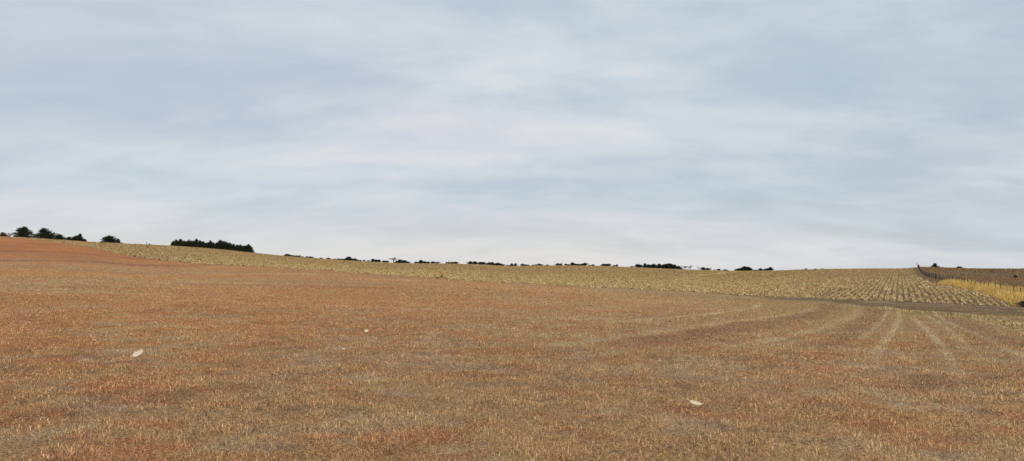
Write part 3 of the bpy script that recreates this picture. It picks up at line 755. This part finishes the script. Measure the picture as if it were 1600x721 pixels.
# ------------------------------------------------------------------ fence
def build_fence():
    P = FENCE; seg = np.hypot(*np.diff(P, axis=0).T); cum = np.concatenate([[0], np.cumsum(seg)])
    f0 = P[0]
    e = empty('wire_fence', (f0[0], f0[1], h1(*f0)))
    tag(e, 'old wire fence with weathered wooden posts climbing the slope beside the stubble', 'fence')
    z0 = h1(*f0); s = 2.0; pts = []
    protos = []
    for i in range(4):
        rr = np.random.default_rng(40 + i); a = rr.normal(0, .02, 4)
        protos.append(MB().add(*tube([(0, 0, -.3), (a[0], a[1], .5), (a[0] + a[2], a[1] + a[3], 1.3)], [.085, .078, .07], 8)).mesh('post', M_post))
    i = 0
    while s < cum[-1]:
        k = min(np.searchsorted(cum, s) - 1, len(seg) - 1); t = (s - cum[k]) / seg[k]
        p = P[k] * (1 - t) + P[k + 1] * t; z = h1(*p)
        r = math.hypot(*p)
        o = link('post', protos[i % 4], e, (p[0] - f0[0], p[1] - f0[1], z - z0)); hs = rng.uniform(.9, 1.12)
        thick = rng.uniform(.85, 1.3) * (.62 if r < 150 else .85 if r > 225 else 1)
        if i % 9 == 4 and 150 < r < 225: thick = 1.5; hs *= 1.12
        o.scale = (thick, thick, hs); o.rotation_euler = (rng.normal(0, .04), rng.normal(0, .04), rng.uniform(0, 6))
        pts.append(np.array([p[0] - f0[0], p[1] - f0[1], z - z0, hs]))
        s += rng.uniform(2.8, 3.5) if 155 < math.hypot(*p) < 225 else rng.uniform(3.2, 4.6); i += 1
    # tall leaning corner post at the crest
    p = at_range(1434.6, 292); z = h1(*p)
    o = link('post', protos[0], e, (p[0] - f0[0], p[1] - f0[1], z - z0)); o.scale = (1.0, 1.0, 1.55); o.rotation_euler = (0, -.25, 0); o['label'] = 'taller leaning corner post at the crest'
    for lv in (.35, .7, 1.05, 1.22):
        path = [q[:3] + np.array([.0, .0, lv * q[3]]) for q in pts]
        link('wire', MB().add(*tube(path, [.006] * len(path), 4)).mesh('wire', M_wire), e)
    print('posts', i)
build_fence()

# ------------------------------------------------------------------ weeds at the stubble edge
def weed_mesh(seed, mat, n=260, flat=.8):
    rs = np.random.default_rng(seed)
    d = rs.normal(size=(n, 3)); d[:, 2] = np.abs(d[:, 2]); d /= np.linalg.norm(d, axis=1)[:, None]
    P = d * (rs.random(n)[:, None] ** .5) * np.array([.5, .5, flat]) * rs.uniform(.7, 1.1, (n, 1))
    V, L, S = leafquads(P, np.full(n, .07), rs)
    return mesh_from('weed', V, L, S, mat)
def stems_mesh():
    mb = MB()
    for i in range(9):
        a = i * 2.4; mb.add(*tube([(0, 0, -.03), (math.cos(a) * .15, math.sin(a) * .15, .35), (math.cos(a) * .33, math.sin(a) * .33, .7)], [.012, .008, .003], 4))
    return mb.mesh('stems', M_bark)
WM = [weed_mesh(1, M_weed), weed_mesh(2, M_weed, 200), weed_mesh(3, M_clod, 220, .6)]; SM = stems_mesh()
for px, py, w, m, lab in [(690, 434.5, 9, 0, 'largest orange weed at the stubble edge, mid field'), (679, 432, 6, 1, 'smaller orange weed behind the largest orange weed at the stubble edge'), (1171, 461, 6, 0, 'upright orange weed at the stubble edge nearer the fence side'),
        (683.5, 436, 5, 2, 'dark red weed clump at the foot of the largest orange weed'), (698, 436.8, 3, 2, 'tiny dark red clump beside the largest orange weed'), (1500, 451, 5, 1, 'orange weed where stubble meets the golden grass'),
        (210, 401.2, 4, 2, 'first dark red clump down the hillside stubble edge'), (227, 403.6, 4, 2, 'second dark red clump down the hillside stubble edge'), (249, 406.4, 4, 2, 'third dark red clump down the hillside stubble edge'),
        (281, 409.4, 5, 2, 'fourth and widest dark red clump down the hillside stubble edge'), (294, 411.8, 3, 2, 'fifth dark red clump down the hillside stubble edge'), (380, 416, 4, 2, 'dark red clump apart from the others, lower on the stubble edge'),
        (230, 387, 5, 2, 'rusty weed patch inside the stubble below the lone post')]:
    x, y = ground_at(px, py); z = h1(x, y); s = w * math.hypot(x, y) / F * 1.0
    e = empty('weed_clump', (x, y, z)); e.scale = (s, s, s * .8); e.rotation_euler = (0, 0, px)
    tag(e, lab, 'weed', 'weeds along the stubble edge'); link('foliage', WM[m], e); link('stems', SM, e)

# ------------------------------------------------------------------ corn husks lying on the grass
def husk_mat():
    m, nt, b = new_mat('corn_husk'); b.inputs['Roughness'].default_value = .6; b.inputs['Specular IOR Level'].default_value = .3
    tc = node(nt, 'ShaderNodeTexCoord'); mp = node(nt, 'ShaderNodeMapping'); mp.inputs['Scale'].default_value = (3, 70, 3); nt.links.new(tc.outputs['Object'], mp.inputs[0])
    n = noise_node(nt, mp.outputs[0], 3, 3); cr = node(nt, 'ShaderNodeValToRGB')
    cr.color_ramp.elements[0].position = .3; cr.color_ramp.elements[1].position = .6
    cr.color_ramp.elements[0].color = (.62, .53, .33, 1); cr.color_ramp.elements[1].color = (.86, .76, .54, 1)
    nt.links.new(n.outputs['Fac'], cr.inputs[0]); nt.links.new(cr.outputs[0], b.inputs['Base Color'])
    bm = node(nt, 'ShaderNodeBump'); bm.inputs['Strength'].default_value = .5; bm.inputs['Distance'].default_value = .004; nt.links.new(n.outputs['Fac'], bm.inputs['Height']); nt.links.new(bm.outputs['Normal'], b.inputs['Normal'])
    return m
M_husk = husk_mat()
def husk(px, py, L, W, cup, curl, rot, tilt, label, pointed=1.0):
    nu, nv = 22, 11; V = []; Fs = []
    for side in (0, 1):
        for i in range(nu):
            u = i / (nu - 1); wid = W * .5 * (math.sin(math.pi * min(1, u ** .8 * .97 + .03)) ** (.55 * pointed)) + .003
            for j in range(nv):
                v = j / (nv - 1) * 2 - 1
                zz = cup * (v * v) * (wid / (W * .5)) + curl * (2 * u - 1) ** 2 + .003 * math.sin(u * 19 + v * 4) - side * .0025
                V.append((L * (u - .5), wid * v * (1 - .15 * v * v), zz))
    n = nu * nv
    for i in range(nu - 1):
        for j in range(nv - 1):
            a = i * nv + j; Fs.append([a, a + nv, a + nv + 1, a + 1]); Fs.append([n + a, n + a + 1, n + a + nv + 1, n + a + nv])
    rim = [j for j in range(nv)] + [i * nv + nv - 1 for i in range(1, nu)] + [(nu - 1) * nv + j for j in range(nv - 2, -1, -1)] + [i * nv for i in range(nu - 2, 0, -1)]
    for a, b in zip(rim, rim[1:] + rim[:1]): Fs.append([a, b, n + b, n + a])
    x, y = ground_at(px, py); z = h1(x, y)
    e = empty('corn_husk', (x, y, z + .065)); e.rotation_euler = (Matrix.Rotation(tilt[1], 3, 'Z') @ Matrix.Rotation(tilt[0], 3, 'X') @ Matrix.Rotation(rot, 3, 'Z')).to_euler()
    tag(e, label, 'corn husk', 'corn husks blown onto the grass')
    link('leaf', MB().add(V, Fs).mesh('leaf', M_husk), e)
    mb = MB().add(*tube([(-L * .47, 0, curl), (-L * .62, .01, curl * 1.2 + .005), (-L * .8, -.004, curl + .03)], [.006, .005, .004], 6))
    link('stem', mb.mesh('stem', M_husk), e)
husk(216, 558, .20, .115, .012, .012, R(36), (R(62), 0), 'large oval pale yellow corn husk lying open on the grass', .6)
husk(1088, 640.5, .16, .055, .018, .028, R(-14), (R(40), 0), 'cream boat-shaped corn husk with an upturned thin tail', 1.6)
husk(573, 521.5, .10, .10, .02, .010, R(10), (R(50), 0), 'small bright cup-shaped husk piece farthest out on the grass')
husk(537, 551.5, .08, .04, .01, .01, R(-30), (R(20), 0), 'tiny husk scrap lying nearer than the cup-shaped piece', 1.4)

# ------------------------------------------------------------------ sky, sun, camera
def world():
    w = bpy.data.worlds.new('World'); bpy.context.scene.world = w; w.use_nodes = True
    nt = w.node_tree; nt.nodes.clear()
    out = node(nt, 'ShaderNodeOutputWorld'); bg = node(nt, 'ShaderNodeBackground'); nt.links.new(bg.outputs[0], out.inputs[0]); bg.inputs[1].default_value = .1
    sky = node(nt, 'ShaderNodeTexSky', sky_type='NISHITA', sun_disc=False, sun_elevation=R(42), sun_rotation=R(150), air_density=1.0, dust_density=2.0)
    tc = node(nt, 'ShaderNodeTexCoord'); sep = node(nt, 'ShaderNodeSeparateXYZ'); nt.links.new(tc.outputs['Generated'], sep.inputs[0])
    z = math_node(nt, 'MAXIMUM', sep.outputs['Z'], 0.0)
    zz = math_node(nt, 'ADD', z, .24)
    X = math_node(nt, 'DIVIDE', sep.outputs['X'], zz); Y = math_node(nt, 'DIVIDE', sep.outputs['Y'], zz)
    cb = node(nt, 'ShaderNodeCombineXYZ'); nt.links.new(math_node(nt, 'MULTIPLY', X, .55), cb.inputs[0]); nt.links.new(Y, cb.inputs[1])
    P = cb.outputs[0]
    def off(v):
        m = node(nt, 'ShaderNodeVectorMath', operation='ADD'); nt.links.new(P, m.inputs[0]); m.inputs[1].default_value = v; return m.outputs[0]
    nA = noise_node(nt, off((3.1, 1.7, 0)), 1.1, 3, .5, .2)
    nB = noise_node(nt, off((8.3, 5.2, 2)), 2.6, 6, .54, .3)
    nC = noise_node(nt, off((1.3, 9.2, 5)), 6.5, 6, .55, .3)
    s = math_node(nt, 'ADD', math_node(nt, 'MULTIPLY', nA.outputs['Fac'], .44), math_node(nt, 'MULTIPLY', nB.outputs['Fac'], .42))
    s = math_node(nt, 'ADD', s, math_node(nt, 'MULTIPLY', nC.outputs['Fac'], .14))
    cr = node(nt, 'ShaderNodeValToRGB'); E = cr.color_ramp.elements
    E[0].position = .34; E[0].color = (.475, .553, .64, 1); E[1].position = .66; E[1].color = (.765, .785, .80, 1)
    m = E.new(.46); m.color = (.545, .62, .695, 1); m = E.new(.54); m.color = (.635, .69, .745, 1)
    nt.links.new(s, cr.inputs[0])
    # faint lavender and faint cyan veils
    nD = noise_node(nt, off((5.5, 3.3, 8)), .9, 3, .5, .2)
    hue = node(nt, 'ShaderNodeMix'); hue.data_type = 'RGBA'; nt.links.new(maprange(nt, nD.outputs['Fac'], .38, .62, 0, 1), hue.inputs[0]); hue.inputs[6].default_value = (.98, 1.0, 1.0, 1); hue.inputs[7].default_value = (1.02, .992, 1.0, 1)
    tint = node(nt, 'ShaderNodeVectorMath', operation='MULTIPLY'); nt.links.new(cr.outputs[0], tint.inputs[0]); nt.links.new(hue.outputs[2], tint.inputs[1])
    # paler and warmer towards the horizon
    hz = node(nt, 'ShaderNodeMapRange', interpolation_type='SMOOTHSTEP'); nt.links.new(z, hz.inputs[0])
    for i, v in enumerate((0.0, .12, .8, 0.0)): hz.inputs[i + 1].default_value = v
    # the pale band fades towards the bluer side
    side = maprange(nt, sep.outputs['X'], .10, .60, 1.0, .25)
    hf = math_node(nt, 'MULTIPLY', hz.outputs[0], side)
    mx = node(nt, 'ShaderNodeMix'); mx.data_type = 'RGBA'; nt.links.new(hf, mx.inputs[0]); nt.links.new(tint.outputs[0], mx.inputs[6]); mx.inputs[7].default_value = (.82, .785, .755, 1)
    # overhead, unseen in the frame, the cloud deck is a little brighter
    up = maprange(nt, z, .2, .9, 1.0, 1.12)
    cl = scale_col(nt, mx.outputs[2], math_node(nt, 'MULTIPLY', up, 10.0))
    # thin places let the blue sky through
    thin = maprange(nt, nB.outputs['Fac'], .35, .55, .14, .04)
    m2 = node(nt, 'ShaderNodeMix'); m2.data_type = 'RGBA'; nt.links.new(thin, m2.inputs[0]); nt.links.new(cl, m2.inputs[6]); nt.links.new(sky.outputs[0], m2.inputs[7])
    nt.links.new(m2.outputs[2], bg.inputs[0])
    w.cycles.sampling_method = 'MANUAL'; w.cycles.sample_map_resolution = 512
world()
sun = bpy.data.lights.new('sun', 'SUN'); sun.energy = 1.3; sun.angle = R(12); sun.color = (1, .94, .86)
so = bpy.data.objects.new('sun', sun); C.objects.link(so)
az, el = R(150), R(42)     # measured clockwise from +Y: behind and to the side of the viewer
so.rotation_euler = (math.pi / 2 - el, 0, math.pi - az)
cam = bpy.data.cameras.new('camera'); cam.sensor_width = 36; cam.lens = 36 * F / 1600; cam.clip_start = .1; cam.clip_end = 20000
co = bpy.data.objects.new('camera', cam); C.objects.link(co); co.location = (0, 0, EYE); co.rotation_euler = (math.pi / 2 + PITCH, 0, 0)
sc = bpy.context.scene; sc.camera = co
sc.view_settings.view_transform = 'Standard'; sc.view_settings.look = 'None'; sc.view_settings.exposure = 0; sc.view_settings.gamma = 1
sc.cycles.max_bounces = 4; sc.cycles.diffuse_bounces = 2
